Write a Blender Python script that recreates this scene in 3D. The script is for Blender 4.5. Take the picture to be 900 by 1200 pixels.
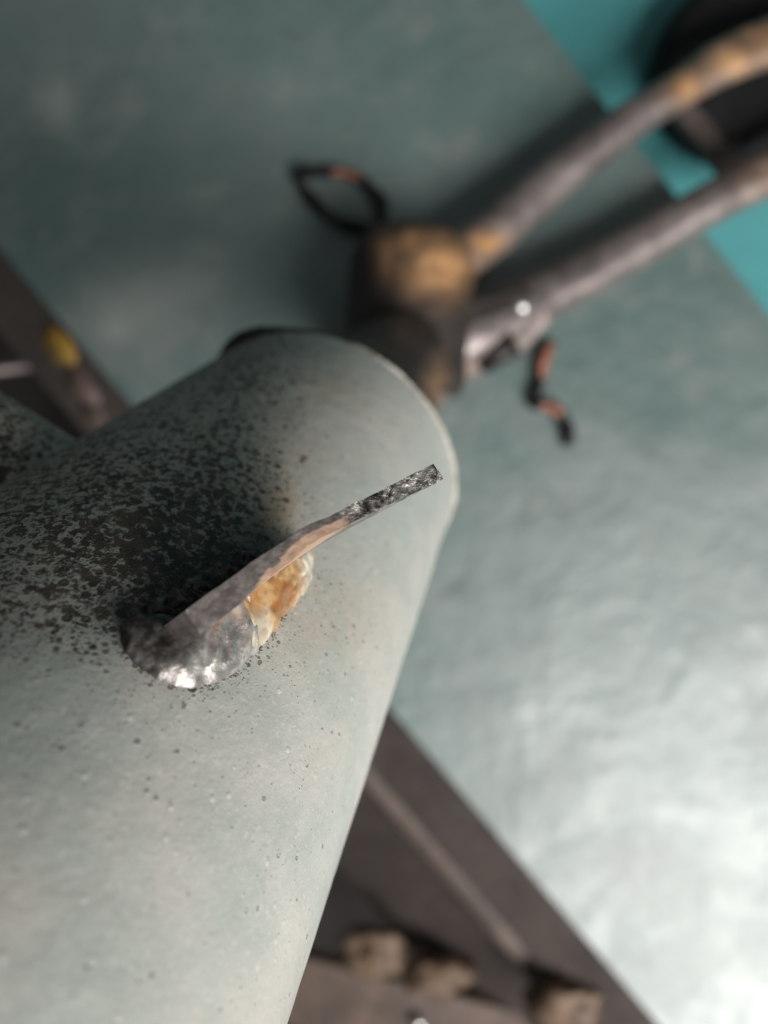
import bpy, math, random
import numpy as np
from mathutils import Vector, noise as mn
random.seed(7)
scene = bpy.context.scene
for o in list(bpy.data.objects): bpy.data.objects.remove(o)
MM = 0.001
F = 900.0      # focal length of the photograph in its own pixels
H = 300.0      # camera height above the sheet, mm

# ---------------------------------------------------------------- camera
cam_d = bpy.data.cameras.new('camera'); cam = bpy.data.objects.new('camera', cam_d)
scene.collection.objects.link(cam); scene.camera = cam
cam.location = (0, 0, H*MM); cam.rotation_euler = (0, 0, 0)
cam_d.sensor_fit = 'VERTICAL'; cam_d.sensor_height = 36; cam_d.lens = 27.0
cam_d.clip_start = 0.005; cam_d.clip_end = 20
cam_d.dof.use_dof = True
cam_d.dof.focus_distance = 0.092
cam_d.dof.aperture_fstop = 10.0

# ---------------------------------------------------------------- light
W = bpy.data.worlds.new('World'); scene.world = W; W.use_nodes = True
bgn = W.node_tree.nodes['Background']
bgn.inputs[0].default_value = (0.86, 0.95, 0.93, 1); bgn.inputs[1].default_value = 0.102

def area(name, loc, target, sx, sy, power, col):
    l = bpy.data.lights.new(name, 'AREA'); l.shape = 'RECTANGLE'; l.size = sx; l.size_y = sy
    l.energy = power; l.color = col
    o = bpy.data.objects.new(name, l); scene.collection.objects.link(o)
    o.location = loc
    o.rotation_euler = (Vector(target)-Vector(loc)).to_track_quat('-Z', 'Y').to_euler()
    return o
area('window_light', (0.46, -0.50, 0.66), (0.03, -0.03, 0.05), 0.55, 0.50, 12.8, (1.0, 0.955, 0.925))
scene.view_settings.view_transform = 'Standard'
scene.view_settings.look = 'None'; scene.view_settings.exposure = 0.0; scene.view_settings.gamma = 1
scene.cycles.max_bounces = 6

# ---------------------------------------------------------------- helpers
C = scene.collection
def v3(a): return np.array(a, float)
def unit(a): a = v3(a); return a/np.linalg.norm(a)
def at(px, py, z):
    """measured picture position -> place in mm at height z above the sheet"""
    d = H-z
    return v3(((px-450)/F*d, (600-py)/F*d, z))
def topx(p):
    d = H-p[2]
    return 450+p[0]*F/d, 600-p[1]*F/d

def empty(name, loc, label, cat, group=None):
    o = bpy.data.objects.new(name, None); C.objects.link(o); o.location = v3(loc)*MM
    o.empty_display_size = 0.01
    o['label'] = label; o['category'] = cat
    if group: o['group'] = group
    return o
def build(name, verts, faces, m, parent=None, smooth=True, attrs=None, sharp=None):
    """one mesh object; verts in mm, world space"""
    verts = np.array(verts, float)*MM
    off = np.array(parent_loc(parent)) if parent else None
    if off is None:
        off = verts.mean(axis=0); off[2] = verts[:, 2].min()
        loc = off
    else: loc = (0, 0, 0)
    me = bpy.data.meshes.new(name)
    me.from_pydata([tuple(v) for v in verts-off], [], [tuple(f) for f in faces])
    me.materials.append(m)
    me.polygons.foreach_set('use_smooth', [smooth]*len(me.polygons))
    if attrs:
        for k, val in attrs.items():
            a = me.attributes.new(k, 'FLOAT', 'POINT'); a.data.foreach_set('value', np.array(val, dtype=np.float32))
    # recalc normals
    import bmesh
    bm = bmesh.new(); bm.from_mesh(me); bmesh.ops.recalc_face_normals(bm, faces=bm.faces); bm.to_mesh(me); bm.free()
    if sharp is not None and smooth: me.set_sharp_from_angle(angle=math.radians(sharp))
    me.update()
    o = bpy.data.objects.new(name, me); C.objects.link(o); o.location = loc
    if parent: o.parent = parent
    return o
def parent_loc(p):
    loc = Vector((0, 0, 0))
    while p: loc += p.location; p = p.parent
    return loc
def tag(o, label, cat, group=None):
    o['label'] = label; o['category'] = cat
    if group: o['group'] = group
def bevel(o, w, seg=2):
    md = o.modifiers.new('bevel', 'BEVEL'); md.width = w*MM; md.segments = seg; md.limit_method = 'ANGLE'; md.angle_limit = math.radians(40)

def spline(pts, n):
    """Catmull-Rom through rows of pts (any dimension)"""
    P = np.array(pts, float); P = np.vstack([2*P[0]-P[1], P, 2*P[-1]-P[-2]])
    out = []; k = len(P)-3
    for i in range(n):
        t = i/(n-1)*k; j = min(int(t), k-1); t -= j
        a, b, c, d = P[j:j+4]
        out.append(0.5*((2*b)+(-a+c)*t+(2*a-5*b+4*c-d)*t*t+(-a+3*b-3*c+d)*t**3))
    return np.array(out)
def loft(path, ra, rb=None, nseg=32, up=(0, 0, 1), cap=True, disp=None, close=False):
    """sweep an ellipse (ra sideways, rb along up) down a path; arrays in mm"""
    path = np.array(path, float); n = len(path)
    ra = np.full(n, ra, float) if np.isscalar(ra) else np.array(ra, float)
    rb = ra if rb is None else (np.full(n, rb, float) if np.isscalar(rb) else np.array(rb, float))
    V = []; Fc = []
    for i in range(n):
        if close: t = path[(i+1) % n]-path[i-1]
        else: t = path[min(i+1, n-1)]-path[max(i-1, 0)]
        t = unit(t); u = v3(up) if np.ndim(up) == 1 else v3(up[i])
        s = unit(np.cross(t, u)); w = np.cross(s, t)
        for k in range(nseg):
            a = 2*math.pi*k/nseg
            r1, r2 = ra[i]*math.cos(a), rb[i]*math.sin(a)
            p = path[i]+s*r1+w*r2
            if disp: p = p+unit(s*math.cos(a)+w*math.sin(a))*disp(p, i/(n-1), a)
            V.append(p)
    m = n if close else n-1
    for i in range(m):
        for k in range(nseg):
            a = i*nseg+k; b = i*nseg+(k+1) % nseg; j = ((i+1) % n)*nseg
            Fc.append((a, b, j+(k+1) % nseg, j+k))
    if cap and not close:
        Fc.append(tuple(range(nseg-1, -1, -1))); Fc.append(tuple((n-1)*nseg+k for k in range(nseg)))
    return V, Fc
def box_between(p0, p1, w, h, up=(0, 0, 1)):
    """a bar from p0 to p1 (mm), w wide, h high, centred on the line"""
    p0, p1 = v3(p0), v3(p1); t = unit(p1-p0); s = unit(np.cross(t, up)); u = np.cross(s, t)
    V = []
    for p in (p0, p1):
        for a, b in ((-1, -1), (1, -1), (1, 1), (-1, 1)): V.append(p+s*a*w/2+u*b*h/2)
    return V, [(0, 1, 2, 3), (7, 6, 5, 4), (0, 4, 5, 1), (1, 5, 6, 2), (2, 6, 7, 3), (3, 7, 4, 0)]
def prism(poly, z0, z1):
    n = len(poly); V = [(p[0], p[1], z0) for p in poly]+[(p[0], p[1], z1) for p in poly]
    return V, [tuple(range(n-1, -1, -1)), tuple(range(n, 2*n))]+[(i, (i+1) % n, n+(i+1) % n, n+i) for i in range(n)]
def fb(p, s, o=3, seed=0.0):
    v = 0; a = 1; q = Vector(p)*s+Vector((seed, seed*1.7, -seed))
    for _ in range(o): v += a*mn.noise(q); q = q*2.03; a *= .5
    return v

# ---------------------------------------------------------------- node helpers
class Mat:
    def __init__(s, name):
        s.m = bpy.data.materials.new(name); s.m.use_nodes = True; s.t = s.m.node_tree; s.n = s.t.nodes
        s.b = s.n['Principled BSDF']; s.co = s.n.new('ShaderNodeTexCoord').outputs['Object']
    def L(s, a, b):
        if isinstance(a, bpy.types.NodeSocket): s.t.links.new(a, b)
        elif isinstance(a, (tuple, list)) and len(a) == 3 and b.type == 'RGBA': b.default_value = (*a, 1)
        else: b.default_value = a
    def noise(s, scale, detail=4, rough=.55, dist=0, co=None, off=None):
        n = s.n.new('ShaderNodeTexNoise'); c = co or s.co
        if off:
            mp = s.n.new('ShaderNodeMapping'); s.L(c, mp.inputs[0]); mp.inputs[1].default_value = off; c = mp.outputs[0]
        s.L(c, n.inputs['Vector']); n.inputs['Scale'].default_value = scale; n.inputs['Detail'].default_value = detail
        n.inputs['Roughness'].default_value = rough; n.inputs['Distortion'].default_value = dist
        return n.outputs[0]
    def vor(s, scale, feat='F1', rnd=1.0, co=None):
        n = s.n.new('ShaderNodeTexVoronoi'); s.L(co or s.co, n.inputs['Vector']); n.feature = feat
        n.inputs['Scale'].default_value = scale; n.inputs['Randomness'].default_value = rnd
        return n
    def math(s, op, a, b=0.0, c=0.0):
        n = s.n.new('ShaderNodeMath'); n.operation = op
        s.L(a, n.inputs[0]); s.L(b, n.inputs[1]); s.L(c, n.inputs[2]); return n.outputs[0]
    def rng(s, v, a, b, lo=0.0, hi=1.0, smooth=True):
        n = s.n.new('ShaderNodeMapRange'); n.interpolation_type = 'SMOOTHSTEP' if smooth else 'LINEAR'
        s.L(v, n.inputs[0])
        for i, x in enumerate((a, b, lo, hi)): s.L(x, n.inputs[i+1])
        return n.outputs[0]
    def mix(s, f, a, b, mode='MIX'):
        n = s.n.new('ShaderNodeMix'); n.data_type = 'RGBA'; n.blend_type = mode
        s.L(f, n.inputs[0]); s.L(a, n.inputs[6]); s.L(b, n.inputs[7]); return n.outputs[2]
    def attr(s, name):
        n = s.n.new('ShaderNodeAttribute'); n.attribute_name = name; return n.outputs['Fac']
    def map(s, scale=(1, 1, 1), rot=(0, 0, 0), loc=(0, 0, 0)):
        n = s.n.new('ShaderNodeMapping'); s.L(s.co, n.inputs[0]); n.inputs[1].default_value = loc
        n.inputs[2].default_value = rot; n.inputs[3].default_value = scale; return n.outputs[0]
    def bump(s, h, dist, strength=1.0, normal=None):
        n = s.n.new('ShaderNodeBump'); s.L(h, n.inputs['Height']); n.inputs['Distance'].default_value = dist*MM
        n.inputs['Strength'].default_value = strength
        if normal: s.L(normal, n.inputs['Normal'])
        s.L(n.outputs[0], s.b.inputs['Normal']); return n.outputs[0]
    def set(s, **k):
        for a, v in k.items(): s.L(v, s.b.inputs[a.replace('_', ' ')])
        return s

# sheet steel
M = Mat('galvanised_sheet')
n1 = M.noise(9, 5, .6, .6); n2 = M.noise(38, 4, .6, .4); n3 = M.noise(160, 3)
col = M.mix(M.rng(n1, .35, .68), (.078, .146, .137), (.138, .19, .183))
col = M.mix(M.rng(n2, .5, .75, 0, .5), col, (.23, .24, .24))
col = M.mix(M.rng(M.noise(23, 3, .5, 1.0, off=(.3, .1, 0)), .55, .75, 0, .5), col, (.065, .115, .11))
col = M.mix(M.rng(M.noise(85, 5, .75, .8), .56, .72, 0, .55), col, (.25, .25, .235))
col = M.mix(M.rng(M.noise(60, 5, .7, 1.2, off=(.1, .7, 0)), .58, .75, 0, .5), col, (.05, .075, .072))
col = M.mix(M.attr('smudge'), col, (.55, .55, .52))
rg = M.math('ADD', M.rng(n2, .3, .7, .42, .52), M.math('MULTIPLY', n3, .06))
w = M.n.new('ShaderNodeTexWave'); w.wave_type = 'RINGS'; w.rings_direction = 'SPHERICAL'
mp = M.n.new('ShaderNodeMapping'); mp.inputs[1].default_value = (-.0765, .117, 0); M.L(M.co, mp.inputs[0]); M.L(mp.outputs[0], w.inputs[0])
w.inputs['Scale'].default_value = 55; w.inputs['Distortion'].default_value = 1.2; w.inputs['Detail Scale'].default_value = 20
hgt = M.math('ADD', M.math('MULTIPLY', M.noise(30, 3, .5, .5), 1.0), M.math('MULTIPLY', M.noise(120, 4, .65), .34))
hgt = M.math('ADD', hgt, M.math('MULTIPLY', w.outputs[1], M.math('MULTIPLY', M.attr('ring'), .28)))
M.bump(hgt, 1.8, .7)
M.set(Base_Color=col, Metallic=.0, Roughness=rg, IOR=2.15)
m_sheet = M.m

# grey-green baked paint of the thick pipe, with welding spatter and soot
M = Mat('spattered_grey_paint')
soot = M.attr('soot'); dark = M.attr('burn_shade'); tan = M.attr('tan')
nm = M.noise(55, 4, .6, .3)
paint = M.mix(M.rng(nm, .35, .65), (.40, .435, .40), (.50, .49, .445))
paint = M.mix(M.rng(M.noise(160, 4, .65), .45, .75, 0, .35), paint, (.56, .55, .51))
paint = M.mix(M.rng(M.noise(1500, 3, .7), .55, .72, 0, .45), paint, (.68, .68, .64))
paint = M.mix(M.rng(M.noise(1100, 4, .75, off=(.2, 0, .1)), .57, .74, 0, .5), paint, (.30, .30, .27))
paint = M.mix(M.rng(M.noise(35, 6, .7, 1.5, off=(.5, 0, .1)), .56, .72, 0, .35), paint, (.33, .345, .31))
paint = M.mix(M.math('MULTIPLY', tan, M.rng(M.noise(220, 3), .3, .6, .4, 1)), paint, (.42, .27, .15))
# merged soot field
warp = M.mix(.0022, M.co, M.n.new('ShaderNodeTexNoise').outputs[1])
nf = M.noise(820, 4, .66, .3)
th = M.rng(soot, 0, 1, .80, .388, smooth=False)
fld = M.rng(M.math('SUBTRACT', nf, th), -.02, .06)
# round spatter beads
def beads(scale, cut, rad):
    v = M.vor(scale); r = M.n.new('ShaderNodeSeparateColor'); M.L(v.outputs['Color'], r.inputs[0])
    have = M.rng(r.outputs[0], M.math('SUBTRACT', 1.0, cut), M.math('SUBTRACT', 1.001, cut))
    rr = M.rng(r.outputs[1], 0, 1, rad*.45, rad, smooth=False)
    q = M.math('DIVIDE', v.outputs['Distance'], rr)
    spot = M.math('MULTIPLY', M.rng(q, .75, 1.05, 1, 0), have)
    core = M.math('MULTIPLY', M.rng(q, .2, .55, 1, 0), have)
    return spot, core
s1, c1 = beads(620, M.rng(soot, .10, 1, .0, 1.0), .44)
s2, c2 = beads(1250, M.rng(soot, .02, .8, .012, 1.0), .48)
s3, c3 = beads(2300, M.rng(soot, .01, .6, .03, 1.0), .48)
spots = M.math('MAXIMUM', M.math('MAXIMUM', s1, M.math('MULTIPLY', s2, .8)), M.math('MULTIPLY', s3, .55))
cores = M.math('MAXIMUM', c1, M.math('MULTIPLY', c2, .6))
allm = M.math('MAXIMUM', spots, fld)
scol = M.mix(M.rng(M.noise(300, 3), .35, .65), (.018, .014, .011), (.10, .072, .05))
col = M.mix(M.math('MULTIPLY', allm, M.rng(soot, .02, .5, .6, .96)), paint, scol)
col = M.mix(M.math('MULTIPLY', cores, .55), col, M.mix(M.rng(soot, .1, .5), (.30, .28, .24), (.13, .105, .08)))
haze = M.math('MULTIPLY', soot, M.rng(M.noise(90, 4), .3, .7, .25, .75))
col = M.mix(M.math('MULTIPLY', haze, .30), col, (.15, .115, .08))
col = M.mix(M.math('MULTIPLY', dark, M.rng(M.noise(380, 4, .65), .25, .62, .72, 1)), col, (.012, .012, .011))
# pale dust flecks
dv = M.vor(520); dr = M.n.new('ShaderNodeSeparateColor'); M.L(dv.outputs['Color'], dr.inputs[0])
dust = M.math('MULTIPLY', M.rng(dv.outputs['Distance'], .10, .24, 1, 0), M.rng(dr.outputs[2], .80, .82))
dust = M.math('MULTIPLY', dust, M.rng(soot, .1, .5, 1, .05))
col = M.mix(M.math('MULTIPLY', dust, .32), col, (.74, .73, .69))
h = M.math('ADD', M.math('MULTIPLY', spots, .8), M.math('MULTIPLY', cores, -.55))
h = M.math('ADD', h, M.math('MULTIPLY', fld, .55))
h = M.math('ADD', h, M.math('MULTIPLY', M.noise(1100, 4, .7), .55))
h = M.math('ADD', h, M.math('MULTIPLY', M.noise(140, 3), .5))
h = M.math('ADD', h, M.math('MULTIPLY', dust, .3))
M.bump(h, .22, .8)
M.set(Base_Color=col, Metallic=0.0, Roughness=M.rng(allm, 0, 1, .42, .5), Specular_IOR_Level=.45)
m_paint = M.m

# bare burnt steel of the arms and sleeve
def steel(name, base, dark_, rust, metallic=.55, rough=.42, sc=1.0):
    M = Mat(name)
    c = M.mix(M.rng(M.noise(60*sc, 5, .65, .5), .35, .65), base, dark_)
    c = M.mix(M.rng(M.noise(260*sc, 4, .6), .5, .72, 0, .5), c, tuple(x*.45 for x in base))
    r = M.attr('rust')
    rc = M.mix(M.rng(M.noise(120*sc, 4, .6), .35, .65), rust, tuple(x*.45 for x in rust))
    c = M.mix(M.math('MULTIPLY', r, M.rng(M.noise(90*sc, 4), .28, .5, .55, 1)), c, rc)
    M.set(Base_Color=c, Metallic=M.rng(r, 0, 1, metallic, .1), Roughness=M.rng(M.noise(140*sc, 3), .3, .7, rough-.08, rough+.12))
    M.bump(M.math('ADD', M.noise(300*sc, 4), M.math('MULTIPLY', M.noise(60*sc, 3), 1.5)), .25, .6)
    return M.m
m_arm = steel('bare_burnt_steel', (.31, .27, .26), (.18, .155, .15), (.58, .30, .10))
m_shell = steel('dark_sleeve_steel', (.055, .045, .042), (.03, .026, .025), (.62, .34, .15), .3, .5)  # very dark base all over, ochre where the mask is set
m_slot = steel('dark_slot_steel', (.07, .058, .055), (.045, .038, .036), (.3, .2, .1), .3, .5)
m_gus = steel('dull_pink_grey_steel', (.29, .245, .23), (.20, .165, .155), (.50, .29, .14), .4, .5)
m_brown = steel('brown_primer_steel', (.088, .070, .064), (.062, .052, .049), (.25, .15, .09), .15, .48, .6)
m_bar = steel('warm_brown_bar', (.125, .085, .065), (.07, .05, .04), (.25, .15, .09), .1, .55, .8)
m_ridge = steel('worn_brown_edge', (.16, .125, .108), (.105, .085, .076), (.3, .2, .12), .2, .5, .6)
m_lump = steel('rusty_lump', (.095, .066, .050), (.022, .018, .016), (.34, .2, .1), .1, .6)

def simple(name, c1, c2, sc, metallic, rough, bd=.15, bs=400, spec=.5):
    M = Mat(name)
    M.set(Base_Color=M.mix(M.rng(M.noise(sc, 4, .6, .4), .35, .65), c1, c2), Metallic=metallic, Specular_IOR_Level=spec,
          Roughness=M.rng(M.noise(sc*2, 3), .3, .7, rough-.07, rough+.08))
    M.bump(M.noise(bs, 4, .6), bd, .7)
    return M.m
m_teal = simple('teal_paint', (.085, .33, .35), (.10, .37, .385), 14, 0, .45, .1, 200)
m_rubber = simple('black_rubber', (.012, .013, .014), (.022, .022, .023), 60, 0, .7, .15, 300, .25)
m_band = simple('dark_brown_band', (.10, .083, .078), (.13, .108, .10), 80, .2, .6)
m_dark = simple('dark_floor', (.02, .018, .017), (.035, .03, .028), 12, 0, .9)
m_bead = simple('shiny_bead', (.85, .85, .83), (.8, .8, .78), 50, 1, .32, .02)
m_tape = simple('yellow_paint', (.40, .23, .03), (.10, .08, .04), 95, 0, .6)
m_pink = simple('pale_pink_paint', (.17, .12, .105), (.11, .08, .07), 120, 0, .6)

M = Mat('torn_dark_steel')        # edge of the tab
tr = M.attr('torn')
c = M.mix(M.rng(M.noise(500, 4, .65), .35, .65), (.13, .115, .108), (.22, .195, .185))
sp = M.vor(1500); c2 = M.mix(M.rng(M.noise(420, 6, .8, .6), .40, .60), (.030, .028, .026), (.38, .365, .34))
c2 = M.mix(M.rng(sp.outputs['Distance'], .12, .22, .5, 0), c2, (.75, .74, .70))
c = M.mix(tr, c, c2)
c = M.mix(M.math('MULTIPLY', M.attr('face'), M.rng(M.noise(260, 3), .3, .65, .75, 1)), c, (.50, .33, .23))  # tan on the lower face paints in the warm reflection off the weld
sl = M.rng(M.attr('slash'), .3, .7)
c = M.mix(sl, c, (.10, .012, .006))
M.set(Base_Color=c, Metallic=M.rng(M.attr('face'), 0, 1, .45, .15), Roughness=M.rng(tr, 0, 1, .48, .38))
M.bump(M.math('ADD', M.math('MULTIPLY', M.noise(1100, 4, .65), M.rng(tr, 0, 1, .35, 1.2)), M.math('MULTIPLY', M.noise(300, 3), .6)), .35, .9)
m_tab = M.m

M = Mat('silver_weld')
wd = M.attr('weld_shade')
c = M.mix(M.rng(M.noise(420, 5, .65), .35, .66), (.27, .25, .238), (.56, .54, .51))
c = M.mix(M.math('MULTIPLY', wd, M.rng(M.noise(500, 4), .25, .6, .6, 1)), c, (.045, .038, .035))  # dark left part of the bead: shade mixed into the colour
c = M.mix(M.rng(M.noise(850, 4, .7), .56, .68, 0, .7), c, (.12, .10, .09))
M.set(Base_Color=c, Metallic=.6, Roughness=M.rng(M.noise(500, 3), .3, .7, .32, .52))
M.bump(M.math('ADD', M.noise(520, 4, .55), M.math('MULTIPLY', M.noise(1500, 4, .7), .25)), .3, .85)
m_weld = M.m

M = Mat('amber_flux')
st = M.map(scale=(1, 1, 1))
al = M.attr('along')
st = M.math('ADD', M.math('MULTIPLY', al, 24), M.math('MULTIPLY', M.noise(260, 3), 15))
bands = M.math('SINE', st)
c = M.mix(M.rng(bands, -.6, .8), (.46, .25, .09), (.58, .38, .18))
c = M.mix(M.rng(M.noise(170, 3, .5, .5), .48, .62, 0, .85), c, (.30, .12, .035))
c = M.mix(M.attr('cream'), c, M.mix(M.rng(bands, -.5, .8), (.50, .42, .31), (.66, .60, .49)))
M.set(Base_Color=c, Roughness=M.rng(M.noise(420, 3), .35, .65, .10, .3), Specular_IOR_Level=.7, Coat_Weight=.8, Coat_Roughness=.12)
M.b.inputs['Subsurface Weight'].default_value = .15; M.b.inputs['Subsurface Radius'].default_value = (1, .5, .2); M.b.inputs['Subsurface Scale'].default_value = .001
M.bump(M.math('ADD', M.math('MULTIPLY', bands, .3), M.noise(330, 2, .5, .8)), .16, .7)
m_flux = M.m

M = Mat('chipped_rim')
c = M.mix(M.rng(M.noise(190, 4, .65), .4, .6), (.46, .42, .35), (.56, .55, .50))
c = M.mix(M.rng(M.noise(420, 4, .65), .52, .66), c, (.26, .15, .08))
c = M.mix(M.attr('soot'), c, (.025, .022, .02))
M.set(Base_Color=c, Roughness=.45); M.bump(M.noise(500, 4), .4, .9)
m_rim = M.m

M = Mat('burnt_copper_strip')
c = M.mix(M.rng(M.attr('rust'), .35, .65), (.012, .011, .012), (.36, .15, .10))
M.set(Base_Color=c, Metallic=.35, Roughness=.5); M.bump(M.noise(500, 4), .3, .8)
m_strip = M.m

# ================================================================ setting
g = 4000.0
build('floor', [(-g, -g, -300), (g, -g, -300), (g, g, -300), (-g, g, -300)], [(0, 1, 2, 3)], m_dark, smooth=False)['kind'] = 'structure'

# ================================================================ workbench
eu = unit((.648, -.762, 0)); ev = v3((.762, .648, 0))       # along and across the lower edge of the sheet
bench = empty('workbench', (0, 0, -300), 'workbench with a grey-green galvanised steel sheet top on brown angle iron', 'workbench')
def L1(s, off=0, z=0): return eu*s+ev*(-48+off)+v3((0, 0, z))
e2 = unit((96, -123, 0)); q2 = v3((102, 139, 0))
# sheet: fine grid so smudges can be stored on it
NU, NV = 260, 70
A0, A1 = L1(-620), L1(520); B0, B1 = q2-e2*600, q2+e2*540
V = []; sm = []; rg_ = []
for i in range(NU+1):
    for j in range(NV+1):
        a, b = i/NU, j/NV
        p = (A0*(1-a)+A1*a)*(1-b)+(B0*(1-a)+B1*a)*b
        p = p+v3((0, 0, .5*fb((p[0], p[1], 0), .018, 2)))
        V.append(p); x, y = topx(p)
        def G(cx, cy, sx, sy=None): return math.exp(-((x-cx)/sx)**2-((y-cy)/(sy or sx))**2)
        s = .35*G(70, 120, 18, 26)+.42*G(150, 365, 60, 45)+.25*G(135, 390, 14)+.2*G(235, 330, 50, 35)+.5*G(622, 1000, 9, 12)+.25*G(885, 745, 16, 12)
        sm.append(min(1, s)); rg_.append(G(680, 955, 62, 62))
Fc = []
for i in range(NU):
    for j in range(NV):
        a = i*(NV+1)+j; Fc.append((a, a+1, a+NV+2, a+NV+1))
n0 = len(V)
bord = [i*(NV+1) for i in range(NU+1)]+[NU*(NV+1)+j for j in range(1, NV+1)]+[i*(NV+1)+NV for i in range(NU-1, -1, -1)]+[j for j in range(NV-1, 0, -1)]
V += [V[k]-v3((0, 0, 2.0)) for k in bord]; sm += [0]*len(bord); rg_ += [0]*len(bord)
nb = len(bord)
for k in range(nb): Fc.append((bord[k], bord[(k+1) % nb], n0+(k+1) % nb, n0+k))
Fc.append(tuple(n0+k for k in range(nb)))
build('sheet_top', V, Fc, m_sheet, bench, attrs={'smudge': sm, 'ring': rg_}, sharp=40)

def rusty(p, spots):
    x, y = topx(p); r = 0
    for cx, cy, sx, sy, k in spots: r = max(r, k*math.exp(-((x-cx)/sx)**2-((y-cy)/sy)**2))
    return min(1, r)
def build_rust(name, V, Fc, m, parent, spots=(), **k):
    return build(name, V, Fc, m, parent, attrs={'rust': [rusty(v, spots) for v in V]}, **k)

# angle iron under the lower edge: leaning flange + worn ridge
def strip_profile(name, prof, m, s0=-620, s1=520, n=120, wob=.25, spots=()):
    V = []; Fc = []; k = len(prof)
    for i in range(n+1):
        s = s0+(s1-s0)*i/n
        for (o, z) in prof: V.append(L1(s, o+wob*mn.noise((s*.03, o, 1)), z+wob*mn.noise((s*.04, z, 9))))
    for i in range(n):
        for j in range(k): Fc.append((i*k+j, i*k+(j+1) % k, (i+1)*k+(j+1) % k, (i+1)*k+j))
    Fc += [tuple(range(k-1, -1, -1)), tuple(n*k+j for j in range(k))]
    return build_rust(name, V, Fc, m, bench, spots, sharp=30)
strip_profile('angle_flange', [(3, -3), (-24, -14), (-24.5, -17), (3, -7)], m_brown)
strip_profile('rail_ridge', [(-27, -18.2), (-31, -19.5), (-33, -22), (-32, -26), (-24, -26), (-24, -18.4)], m_ridge, s0=-40)
strip_profile('angle_web', [(-25, -23.5), (-75, -58), (-76, -62), (-25, -28)], m_brown, s0=-40)
strip_profile('rear_angle', [(213, -3), (206, -13), (206, -16), (213, -7)], m_brown)
for s, o in ((-560, 4), (470, 4), (-560, 190), (470, 190)):
    p = L1(s, o+8, 0); vv, ff = box_between(p+v3((0, 0, -300)), p+v3((0, 0, -8)), 22, 22, up=(1, 0, 0))
    build_rust('leg', vv, ff, m_brown, bench, smooth=False)
# lower cross bar, with its dark groove above
a, b = at(250, 1131, -46), at(760, 1262, -46)
vv, ff = box_between(a, b, 32, 8); o = build_rust('cross_bar', vv, ff, m_bar, bench, smooth=False); bevel(o, 1.2)
# thin grey rod on the far left and the paint marks on the flange
vv, ff = loft([at(-260, 470, -60), at(60, 425, -60)], 2.4, nseg=16); build_rust('thin_rod', vv, ff, m_arm, bench)
def patch(name, px, py, s, w, m, z=-5):
    V = []; Fc = []; n = 22; q = at(px, py, z)
    # patch laid on the sloping flange
    V.append(None)
    for k in range(n):
        a = 2*math.pi*k/n; r = 1+.55*mn.noise((math.cos(a)*2, math.sin(a)*2, px*.1))
        V.append((math.cos(a)*s*r, math.sin(a)*w*r))
    V[0] = (0, 0)
    s0 = (q-L1(0))@eu; o0 = (q-L1(0))@ev
    out = []
    for (a, b) in V:
        o_ = o0+b; z_ = -3+(o_-3)*(10/24.); out.append(L1(s0+a, o_, z_+.35))
    base = [p-v3((0, 0, 1.2)) for p in out]
    F2 = [(0, k+1, (k+1) % n+1) for k in range(n)]+[(k+1, n+2+k, n+2+(k+1) % n, (k+1) % n+1) for k in range(n)]
    build(name, out+base, F2, m, bench)
patch('yellow_paint_mark', 66, 404, 9.0, 5.5, m_tape)
patch('pink_paint_mark', 92, 452, 10, 5, m_pink)
patch('pink_paint_mark', 108, 492, 10, 4.2, m_pink)

# ================================================================ teal cabinet beyond the sheet
vv, ff = prism([q2-e2*500+ev*(-8), q2+e2*500+ev*(-8), q2+e2*500+ev*420, q2-e2*500+ev*420], -300, -26)
o = build('painted_cabinet', vv, ff, m_teal, smooth=False); bevel(o, 2)
tag(o, 'teal painted cabinet top showing in the upper right corner beyond the sheet', 'cabinet')

# ================================================================ round rubber foot
def lathe(c, prof, n=64, squash=(1, 1)):
    V = []; Fc = []
    for (r, z) in prof:
        for k in range(n):
            a = 2*math.pi*k/n; V.append(c+v3((r*math.cos(a)*squash[0], r*math.sin(a)*squash[1], z)))
    m = len(prof)
    for i in range(m-1):
        for k in range(n): Fc.append((i*n+k, i*n+(k+1) % n, (i+1)*n+(k+1) % n, (i+1)*n+k))
    Fc += [tuple(range(n-1, -1, -1)), tuple((m-1)*n+k for k in range(n))]
    return V, Fc
def stretched(c, prof):
    vv, ff = lathe(c, prof); d = unit((1, .75, 0)); out = []
    for p in vv:
        q = np.array(p)-c; k = q@d
        out.append(c+q+d*(max(0, k)*.9+2))
    return out, ff
fc = at(852, 104, -26); fc[2] = -26
foot = empty('rubber_foot', fc, 'round black rubber foot under the ends of the two thin arms', 'rubber foot')
vv, ff = stretched(fc, [(32, 0), (36, 2), (37.5, 9), (36, 17), (31, 21), (28, 22), (20, 22.5), (10, 23)]); build('foot_body', vv, ff, m_rubber, foot, sharp=50)
vv, ff = box_between(at(792, 122, -8), at(868, 214, -8), 9, 7); o = build('foot_strap', vv, ff, m_band, foot, smooth=False); bevel(o, 1)
vv, ff = lathe(at(889, 163, -2)+v3((0, 0, -4)), [(2.6, 0), (2.6, 3), (1.6, 4.4)], 20); build('screw_head', vv, ff, m_ridge, foot)

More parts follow.
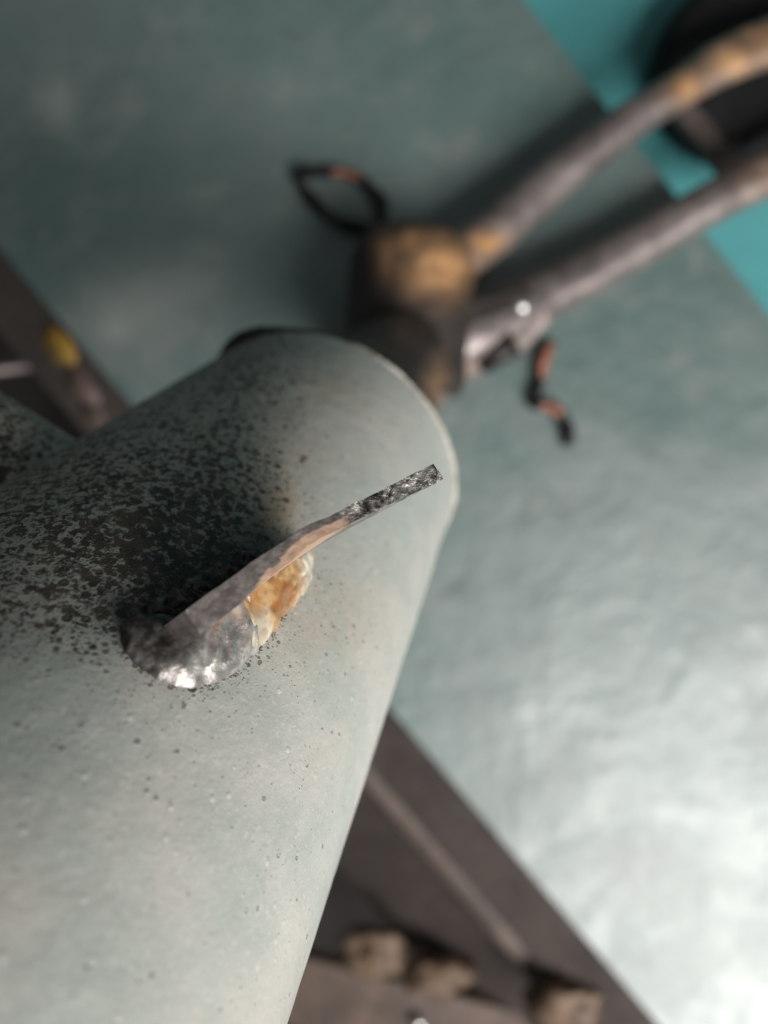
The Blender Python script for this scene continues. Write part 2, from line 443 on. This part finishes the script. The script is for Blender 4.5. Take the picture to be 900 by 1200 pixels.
# ================================================================ welded frame
c0 = np.array([378., 540.]); uu = np.array([.62, -.785])
vp = c0+uu*800
def ray(p): return unit((p[0]-450, 600-p[1], -F))
ax = ray(vp); Cn = ray(c0)*(175/-ray(c0)[2]); Cw = Cn+v3((0, 0, H))     # rim centre, world mm
APEX = 316.0; R0 = 31.4
def radius(t): return R0*(APEX-t)/APEX
e1 = unit(np.cross(ax, (0, 0, 1))); e2_ = np.cross(ax, e1)
def surf(t, th, r=0): return Cw+ax*t+(radius(t)+r)*(math.cos(th)*e1+math.sin(th)*e2_)
def hit(px, py):
    o_ = v3((0, 0, H)); d = ray((px, py))
    lo = None
    t = 20.0
    while t < 400:
        q = o_+d*t; w = q-Cw; s = w@ax; rr = np.linalg.norm(w-ax*s)
        if rr <= radius(s):
            a, b = t-1, t
            for _ in range(20):
                m = (a+b)/2; q = o_+d*m; w = q-Cw; s = w@ax
                if np.linalg.norm(w-ax*s) <= radius(s): b = m
                else: a = m
            n = unit(w-ax*s); return q, n
        t += 1.0
    return None, None

frame = empty('tube_frame', (Cw[0], Cw[1], 0), 'welded frame of thick spattered grey pipe with torn tab, dark sleeve and two thin arms', 'metal frame')
def sstep(a, b, x): t = min(1, max(0, (x-a)/(b-a))); return t*t*(3-2*t)
def seg_d(x, y, a, b):
    ab = np.array(b, float)-a; t = max(0, min(1, ((x-a[0])*ab[0]+(y-a[1])*ab[1])/(ab@ab)))
    return math.hypot(x-a[0]-t*ab[0], y-a[1]-t*ab[1]), t
FOOT = [(140, 736), (147, 766), (172, 790), (208, 806), (245, 803), (276, 788), (300, 764), (316, 748), (334, 722), (352, 702), (364, 680), (368, 654)]
def stain(p):
    if p[2] > H-25: return (.12, 0, 0)
    x, y = topx(p)
    wob = 26*mn.noise((x*.02, y*.02, 3))
    # spatter field up-left of the tab, thinning towards the mouth of the pipe
    right = 1-sstep(255, 385, x+wob-(600-y)*.08)
    low = 1-sstep(715, 835, y+wob+.05*x)
    s = right*low*(.62-.08*sstep(560, 430, y))
    s += .30*low*math.exp(-((x-190)/150)**2-((y-640)/90)**2)
    s += .26*math.exp(-((x-330)/110)**2-((y-425)/40)**2)+.16*math.exp(-((x-360)/55)**2-((y-520)/90)**2)
    s = max(s, .13*(1-sstep(30, 170, seg_d(x, y, (130, 790), (380, 700))[0])))
    s = max(s, .15*math.exp(-((x-110)/120)**2-((y-880)/110)**2))
    s = max(s, .03)
    if 110 < x < 400 and 620 < y < 840:
        dd = min(seg_d(x, y, a_, b_)[0] for a_, b_ in zip(FOOT, FOOT[1:]))
        dd += 3*mn.noise((x*.09, y*.09, 5)); k_ = 1-.5*sstep(300, 350, x)
        s = max(s, .62*k_*(1-sstep(2, 13, dd))); s = max(s, .27*k_*(1-sstep(8, 38, dd)))
    if y > 960: s *= .5
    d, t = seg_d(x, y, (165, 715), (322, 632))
    # black strip beside the tab: soot and the tab's shadow painted as one
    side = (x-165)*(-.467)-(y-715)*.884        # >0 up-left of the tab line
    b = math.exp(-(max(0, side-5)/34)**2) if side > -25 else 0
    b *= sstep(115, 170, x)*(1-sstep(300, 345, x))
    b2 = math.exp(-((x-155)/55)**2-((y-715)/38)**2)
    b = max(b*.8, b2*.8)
    tn = .5*math.exp(-((x-330)/26)**2-((y-602)/30)**2)+.24*math.exp(-((x-328)/48)**2-((y-545)/70)**2)+.30*math.exp(-((x-385)/60)**2-((y-720)/60)**2)
    tn += .22*math.exp(-((x-395)/45)**2-((y-450)/35)**2)
    return (min(1, s), min(1, b), min(1, tn))
NT, NA = 620, 620
V = []; so = []; bu = []; ta = []
T0, T1 = -330.0, 0.0
for i in range(NT+1):
    f = i/NT; t = T0*(1-f)**1.7
    for k in range(NA):
        th = 2*math.pi*k/NA
        p = surf(t, th)
        if i > 60: p = p+unit(math.cos(th)*e1+math.sin(th)*e2_)*(.12*mn.noise(Vector(p)*.09)+.05*mn.noise(Vector(p)*.4))
        V.append(p)
facing = lambda p: True
cache = []
for p in V:
    s, b, tn = stain(p); so.append(s); bu.append(b); ta.append(tn)
Fc = [(i*NA+k, i*NA+(k+1) % NA, (i+1)*NA+(k+1) % NA, (i+1)*NA+k) for i in range(NT) for k in range(NA)]
# inner wall so the pipe has thickness
n0 = len(V); 
for t in (T0, 0.0):
    for k in range(NA): V.append(surf(t, 2*math.pi*k/NA, -2.6)); so.append(.1); bu.append(0); ta.append(0)
Fc += [(n0+k, n0+NA+k, n0+NA+(k+1) % NA, n0+(k+1) % NA) for k in range(NA)]
Fc += [(k, n0+k, n0+(k+1) % NA, (k+1) % NA) for k in range(NA)]
Fc += [(NT*NA+k, NT*NA+(k+1) % NA, n0+NA+(k+1) % NA, n0+NA+k) for k in range(NA)]
pipe = build('main_pipe', V, Fc, m_paint, frame, attrs={'soot': so, 'burn_shade': bu, 'tan': ta}, sharp=50)

# chipped rim: uneven swept ring round the mouth
V = []; at_s = []; n = 480; ns = 14
def rim_r(th, p):
    x, y = topx(p)
    r = .72+.30*mn.noise(Vector(p)*.25)+.22*mn.noise(Vector(p)*.8)
    r += 1.9*math.exp(-((x-285)/48)**2-((y-402)/26)**2)      # dark lump at the upper left
    r += .5*math.exp(-((x-512)/10)**2-((y-655)/14)**2)
    r += .35*sstep(500, 525, x)*(1-sstep(640, 670, y))
    return max(.35, r)
for i in range(n):
    th = 2*math.pi*i/n; c = surf(-.4, th, -.5); rd = unit(math.cos(th)*e1+math.sin(th)*e2_); r = rim_r(th, c)
    x, y = topx(c)
    sd = 1-sstep(400, 450, x)  # left part coloured near-black for soot and shade together
    for k in range(ns):
        a = 2*math.pi*k/ns; V.append(c+rd*math.cos(a)*r+ax*math.sin(a)*max(1.0, r)); at_s.append(sd)
Fc = [(i*ns+k, i*ns+(k+1) % ns, ((i+1) % n)*ns+(k+1) % ns, ((i+1) % n)*ns+k) for i in range(n) for k in range(ns)]
build('rim_edge', V, Fc, m_rim, frame, attrs={'soot': at_s})

# neck that joins the pipe to the sleeve
sh0 = at(487, 277, 24); sh1 = at(470, 455, 24)
sc_ = (sh0*.25+sh1*.75)
vv, ff = loft(spline([Cw-ax*14, Cw+ax*16, Cw*.3+ax*12+sc_*.7, sc_], 20), [23-.62*i for i in range(20)], nseg=40)
build_rust('neck', vv, ff, m_shell, frame, [(512, 450, 16, 30, .5)])

# branch pipe, blurred on the left
p0 = Cw+ax*(-62); b1 = hit(60, 560)[0]
a0 = at(118, 655, H-128); a1 = at(-330, 378, H-120)
vv, ff = loft([a0+(a1-a0)*k/60 for k in range(61)], 14.5, nseg=120)
st_ = [(.62+.2*mn.noise(Vector(p)*.1), 0, .05) for p in vv]
build('branch_pipe', vv, ff, m_paint, frame, attrs={'soot': [s[0] for s in st_], 'burn_shade': [0.08]*len(st_), 'tan': [.05]*len(st_)})

# ---- tab
A_, nA = hit(188, 752); B_, nB = hit(366, 654)
def toward(P, n, px, py):
    """point on the picture ray nearest to the line P + n*s"""
    o_ = v3((0, 0, H)); d = ray((px, py)); w = P-o_
    a_, b_, c_ = n@n, n@d, d@d; D = n@w; E_ = d@w
    den = a_*c_-b_*b_; s = (b_*E_-c_*D)/den; t = (a_*E_-b_*D)/den
    return o_+d*t, s
T1_, s1_ = toward(A_, nA, 226, 730); T2_, s2_ = toward(B_, nB, 514, 552)
ray_d = lambda P: unit(P-v3((0, 0, H)))
top_dir = unit(T2_-T1_)
hd = unit((A_+B_)/2-unit(nA+nB)*0-(T1_+T2_)/2)         # from top edge down to the base
thick = unit(np.cross(top_dir, hd))
if topx(T1_+thick)[1] < topx(T1_)[1]: thick = -thick
Ltop = np.linalg.norm(T2_-T1_); TH = 2.65

NX, NH, NW = 150, 26, 10
def tabpt(a, h, w):
    """a along, h from the near edge (0) to the base (1), w through the thickness (-.5..5)"""
    top = T1_+(T2_-T1_)*a
    # a shallow broken profile along the near edge
    bow = 1.6*(a/.45 if a < .45 else (1-a)/.55)+.12*mn.noise((a*9, 2, 5))
    base = (A_-nA*2)*(1-a)+(B_-nB*2)*a
    if a > .5: base = base*(1-(a-.5)*.7)+(top)*((a-.5)*.7)   # far end tapers away
    th_ = TH*(1.16-.46*sstep(.0, .6, a)+.10*sstep(.8, .9, a))
    p = top*(1-h)+base*h
    p = p+thick*(w*th_)-thick*bow*(1-h*.6)-thick*h*1.7*sstep(.42, .75, a)
    return p
V = []; idx = {}; torn = []; face = []; slash = []
def addv(i, j, k):
    key = (i, j, k)
    if key in idx: return idx[key]
    a, h, w = i/NX, j/NH, k/NW-.5
    p = tabpt(a, h, w)
    near = math.exp(-h*6)
    tv = sstep(.54, .70, a+.03*mn.noise((w*6, h*6, 2)))
    e = (.10+.16*tv)*near
    P = Vector(p)
    p = p+unit(nA+nB)*e*(fb(P, .9, 3, 4.0)*.9)+thick*e*.55*fb(P, .7, 3, 9.0)
    idx[key] = len(V); V.append(p)
    torn.append(tv if h < .3 else 0)
    x, y = topx(p)
    fce = sstep(.18, .5, w)*(0 if h < .015 else 1)*sstep(.10, .32, a)
    lim = .44-.50*sstep(.15, .42, a)+.10*mn.noise((a*16, 0, 0))+(.14 if .30 < a < .345 else 0)
    step = sstep(.14, .2, a)*(1-sstep(.58, .66, a))*sstep(-.02, .06, w-lim)
    face.append(max(fce*(1-tv), step*(1-tv)))
    slash.append((1-sstep(1.0, 3.5, seg_d(x, y, (350, 656), (384, 637))[0]))*(w > 0))
    return idx[key]
Fc = []
for i in range(NX):
    for k in range(NW): Fc.append((addv(i, 0, k), addv(i+1, 0, k), addv(i+1, 0, k+1), addv(i, 0, k+1)))
    for k in range(NW): Fc.append((addv(i, NH, k), addv(i, NH, k+1), addv(i+1, NH, k+1), addv(i+1, NH, k)))
    for j in range(NH):
        Fc.append((addv(i, j, 0), addv(i, j+1, 0), addv(i+1, j+1, 0), addv(i+1, j, 0)))
        Fc.append((addv(i, j, NW), addv(i+1, j, NW), addv(i+1, j+1, NW), addv(i, j+1, NW)))
for j in range(NH):
    for k in range(NW):
        Fc.append((addv(0, j, k), addv(0, j, k+1), addv(0, j+1, k+1), addv(0, j+1, k)))
        Fc.append((addv(NX, j, k), addv(NX, j+1, k), addv(NX, j+1, k+1), addv(NX, j, k+1)))
build('tab', V, Fc, m_tab, frame, attrs={'torn': torn, 'face': face, 'slash': slash}, sharp=50)['label'] = 'thin torn steel tab seen edge-on'

# ---- weld beads on the pipe
def on_pipe(pts, n, lift=0):
    P = []; N = []
    for (x, y) in pts:
        q, nn = hit(x, y); P.append(q+nn*lift); N.append(nn)
    PN = spline(np.hstack([np.array(P), np.array(N)]), n)
    return PN[:, :3], [unit(v) for v in PN[:, 3:]]
def bead(name, pts, wid, hgt, m, n=170, nseg=72, rip=.22, freq=13, seed=1.0, lump=.45, attrs=None):
    path, nor = on_pipe(pts, n)
    wr = spline([[w] for w in wid], n)[:, 0]; hr = spline([[w] for w in hgt], n)[:, 0]
    def disp(p, f, a):
        P = Vector(p)
        ch = f*freq*2*math.pi-2.2*abs(math.cos(a))
        return rip*math.sin(ch+1.5*mn.noise(P*.5))*max(0, math.sin(a)+.3)+lump*fb(P, .38, 3, seed)+.12*fb(P, 1.7, 2, seed)
    # round ends
    fe = [min(1, math.sqrt(max(0.0, 1-(1-min(i, n-1-i)/(n*.09))**2))) if min(i, n-1-i) < n*.09 else 1 for i in range(n)]
    fe = [max(.03, x) for x in fe]
    vv, ff = loft(path, wr*fe, hr*fe, nseg=nseg, up=nor, disp=disp)
    at_ = {k: [fn(v, i//nseg/(n-1), 2*math.pi*(i % nseg)/nseg) for i, v in enumerate(vv)] for k, fn in (attrs or {}).items()}
    return build(name, vv, ff, m, frame, attrs=at_)
def weld_shade(p, f, a):
    x, y = topx(p); return 1-sstep(175, 235, x+.35*(y-760))
OUT = spline([(140, 736), (147, 766), (172, 790), (208, 806), (245, 803), (276, 788), (300, 764), (316, 748), (334, 722), (352, 702), (364, 680), (368, 654)], 241)
INN = spline([(158, 724), (180, 722), (206, 722), (228, 722), (246, 716), (262, 704), (278, 692), (294, 680), (310, 668), (328, 656), (344, 646), (352, 640)], 241)
def fillet(name, u0, u1, m, hfun, attrs):
    nu, nv = int((u1-u0)*240)+1, 44
    k0 = int(u0*240); V = []; par = []
    for i in range(nu):
        U = u0+(u1-u0)*i/(nu-1); f = i/(nu-1)
        o_, i_ = OUT[min(240, k0+i)], INN[min(240, k0+i)]
        for j in range(nv):
            v = j/(nv-1); x, y = o_*(1-v)+i_*v
            x += 3*mn.noise((U*30, v*3, 1))*(1-v); y += 3*mn.noise((U*30, v*3, 7))*(1-v)
            q, n_ = hit(x, y)
            e = min(1, f/.06)*min(1, (1-f)/.06); e = math.sqrt(max(0, 1-(1-e)**2))
            h_ = hfun(U, v, Vector(q))*e
            V.append(q+n_*(h_-.15)); par.append((U, v))
    Fc = [(i*nv+j, i*nv+j+1, (i+1)*nv+j+1, (i+1)*nv+j) for i in range(nu-1) for j in range(nv-1)]
    return build(name, V, Fc, m, frame, attrs={k: [fn(p, *uv) for p, uv in zip(V, par)] for k, fn in attrs.items()})
def h_silver(U, v, P):
    dome = math.sqrt(max(0, 1-(2*v-1)**2)); fil = math.sin(math.pi/2*min(1, v*1.15))**.55
    k = sstep(.18, .34, U); b = (2.3*dome)*(1-k)+2.7*fil*k
    ple = math.sin(U*78+4.5*(v-.4)**2*4+1.3*mn.noise(P*.4))
    ridge = .7*math.exp(-((U-.37)/.022)**2)-.35*math.exp(-((U-.335)/.012)**2)
    am = min(1, v*5)
    return b+am*(.24*ple*sstep(.28, .42, U)+ridge*math.sin(math.pi*min(1, v*1.2)*.8)+.26*fb(P, .40, 2, 3)+.08*fb(P, 1.3, 3, 5))
def h_flux(U, v, P):
    fil = math.sin(math.pi/2*min(1, v*1.25))**.6
    ple = math.sin(U*58-5*(v-.5)+3.2*mn.noise(P*.5))*sstep(.55, .85, U+.1*mn.noise(P*.7))
    am = min(1, v*5)
    return 2.5*fil*(1-.35*sstep(.8, 1, U))+am*(.28*abs(ple)+.30*fb(P, .40, 2, 6)+.0)
fillet('weld_bead', 0, .57, m_weld, h_silver, {'weld_shade': lambda p, U, v: max(1-sstep(.28, .39, U+.05*mn.noise(Vector(p)*.6)+.10*(1-v)), .0)})
fillet('flux_bead', .47, 1.0, m_flux, h_flux, {'along': lambda p, U, v: U*2+v*.15, 'cream': lambda p, U, v: max(sstep(.78, .88, U+.06*(.5-v)), (1-sstep(.35, .65, v))*(1-sstep(.60, .66, U)), .5*(1-sstep(.48, .54, U)))})
# dark-coloured bead on the hidden, shaded side of the tab
bead('weld_bead', [(170, 728), (215, 700), (262, 672), (300, 650)], [1.5, 1.7, 1.7, 1.2], [.8, 1.1, 1.1, .8], m_weld, freq=9, seed=2.2, n=100, attrs={'weld_shade': lambda p, f, a: 1.0})

# ---- sleeve, arms, gusset
n = 60; path = [sh0*(1-i/(n-1))+sh1*(i/(n-1)) for i in range(n)]
rr = [22.5*(.62+.38*math.sqrt(1-(1-min(1, i/14))**2))*(1 if i < n-3 else .97) for i in range(n)]
vv, ff = loft(path, rr, nseg=96, disp=lambda p, f, a: .35*fb(p, .12, 3, 2))
build_rust('sleeve', vv, ff, m_shell, frame, [(515, 312, 40, 34, 1.0), (478, 285, 30, 16, .6), (452, 300, 14, 30, .45), (510, 440, 14, 30, .4)], sharp=60)
def arm(pts, wid, hi, spots, m=m_arm, seed=1):
    P = spline([list(at(x, y, z)) for x, y, z in pts], 90)
    wr = spline([[w] for w in wid], 90)[:, 0]; hr = spline([[w] for w in hi], 90)[:, 0]
    vv, ff = loft(P, wr, hr, nseg=48, disp=lambda p, f, a: .25*fb(p, .12, 3, seed))
    return build_rust('arm', vv, ff, m, frame, spots)
arm([(505, 325, 24), (572, 278, 19), (640, 218, 14), (720, 155, 13), (800, 103, 13), (850, 72, 14), (925, 42, 15), (1100, -20, 15)],
    [8.5, 8.5, 8.2, 7.6, 6.8, 8.2, 8.6, 8.6], [8, 8, 8, 7.6, 7, 6, 6, 6],
    [(568, 285, 26, 18, .9), (535, 300, 30, 22, .9), (805, 100, 26, 24, .9), (860, 70, 50, 28, .75), (930, 45, 90, 40, .8)], seed=3)
arm([(480, 422, 24), (560, 388, 21), (640, 345, 16), (740, 292, 13), (830, 240, 13), (925, 190, 14), (1100, 90, 15)],
    [9.5, 10, 9.0, 8.4, 8.0, 8.0, 8.0], [8, 8, 7.5, 7.5, 7.5, 7, 7],
    [(905, 200, 45, 30, .35), (500, 430, 20, 20, .5)], seed=6)
# dark slotted end plate on the second arm
pl = [(455, 400), (500, 374), (560, 349), (612, 337), (626, 346), (612, 362), (560, 381), (500, 406), (462, 418)]
V = [at(x, y, 30.5) for x, y in pl]+[at(x, y, 27) for x, y in pl]; k = len(pl)
ff = [tuple(range(k)), tuple(range(2*k-1, k-1, -1))]+[(i, (i+1) % k, k+(i+1) % k, k+i) for i in range(k)]
o = build_rust('slot_plate', V, ff, m_slot, frame, smooth=False); bevel(o, .9)
# gusset web
pl = [(478, 410), (560, 385), (632, 352), (650, 372), (606, 420), (566, 436), (534, 452), (514, 482), (500, 462)]
zt = [27, 27, 24, 22, 16, 16, 20, 26, 27]
V = [at(x, y, z) for (x, y), z in zip(pl, zt)]+[at(x, y, z-4) for (x, y), z in zip(pl, zt)]; k = len(pl)
ff = [tuple(range(k)), tuple(range(2*k-1, k-1, -1))]+[(i, (i+1) % k, k+(i+1) % k, k+i) for i in range(k)]
o = build_rust('gusset', V, ff, m_gus, frame, [(505, 440, 18, 40, .8)], smooth=False); bevel(o, 1.0)
# polished rivet
rp = at(611, 357, 30.5); vv, ff = lathe(rp+v3((0, 0, -1)), [(3.1, 0), (3.0, .9), (2.4, 1.8), (1.4, 2.4), (.3, 2.6)], 28)
build('rivet', vv, ff, m_bead, frame)
# little dark stub under the gusset
vv, ff = loft([at(562, 424, 19), at(604, 402, 24)], 5.0, nseg=24); build_rust('stub', vv, ff, m_shell, frame)

# ================================================================ loose burnt strips
def strip(name, pts, wid, thk, cu, label, twist=None):
    n = 80; P = spline([list(at(*q)) for q in pts], n); P[:, 2] = np.maximum(P[:, 2], wid/2+.2) if twist is None else P[:, 2]
    ups = []
    for i in range(n):
        f = i/(n-1); a = (twist or 0)*f; t = unit(P[min(i+1, n-1)]-P[max(0, i-1)])
        s = unit(np.cross(t, (0, 0, 1))); ups.append(v3((0, 0, 1))*math.cos(a)+s*math.sin(a))
    k_ = np.array([.72+.5*mn.noise((i*.13, thk, 3)) for i in range(n)])
    vv, ff = loft(P, thk*k_, wid/2*np.minimum(1, k_+.25), nseg=16, up=ups, disp=lambda p, f, a: .35*fb(p, .35, 3, 7))
    o = build(name, vv, ff, m_strip, attrs={'rust': [rusty(v, cu) for v in vv]})
    tag(o, label, 'metal strip', 'burnt metal strips lying on the sheet'); return o
strip('burnt_strip', [(446, 262, 2.5), (448, 240, 3), (432, 218, 4), (408, 204, 5), (375, 202, 5), (352, 204, 4), (356, 222, 3), (376, 246, 2.5), (404, 264, 2.2), (436, 270, 2.2)], 6, 2.7,
      [(405, 206, 26, 14, .75)], 'burnt strip bent into a closed loop, lying beside the dark sleeve')
strip('burnt_strip', [(646, 402, 3), (636, 425, 4), (634, 446, 3), (626, 472, 3), (645, 476, 4), (662, 492, 3), (667, 522, 2)], 5, 2.7,
      [(640, 420, 14, 24, 1.2), (648, 478, 15, 11, 1.1)], 'short twisted copper and black strip lying below the second arm', twist=1.6)

# ================================================================ rusty lumps and bright beads on the cross bar
def lump(px, py, z, sx, sy, seed, label):
    c = at(px, py, z); V = []; Fc = []; nr, nk = 14, 24
    for i in range(nr+1):
        ph = math.pi*i/nr
        for k in range(nk):
            a = 2*math.pi*k/nk; d = v3((math.sin(ph)*math.cos(a), math.sin(ph)*math.sin(a), math.cos(ph)))
            d = np.sign(d)*np.abs(d)**.75
            r = 1+.25*mn.noise(Vector(d)*5+Vector((0, seed, 0)))+.55*mn.noise(Vector(d)*1.7+Vector((seed, 0, 0)))
            V.append(c+v3((d[0]*sx, d[1]*sy, d[2]*5))*r)
    for i in range(nr):
        for k in range(nk): Fc.append((i*nk+k, i*nk+(k+1) % nk, (i+1)*nk+(k+1) % nk, (i+1)*nk+k))
    o = build('rusty_lump', V, Fc, m_lump, attrs={'rust': [.3]*len(V)})
    tag(o, label, 'rusty lump', 'rusty lumps under the bench edge')
lump(436, 1117, -39, 13, 9.5, 1, 'rusty lump nearest the thick pipe, under the bench edge')
lump(513, 1141, -39, 13.5, 7.5, 4, 'middle one of the three rusty lumps under the bench edge')
lump(664, 1176, -9, 14.5, 8.5, 9, 'widest rusty lump, furthest right under the bench edge')
for (x, y, z, l) in ((716, 1196, -30, 'shiny round bead beside the widest rusty lump'), (490, 1202, -38, 'shiny round bead on the brown bar below the middle lump')):
    vv, ff = lathe(at(x, y, z)+v3((0, 0, -3)), [(1.2, -1), (2.6, 0), (3.1, 1.6), (2.6, 3.2), (1.2, 4.2)], 24); o = build('metal_bead', vv, ff, m_bead)
    tag(o, l, 'metal bead', 'shiny metal beads')
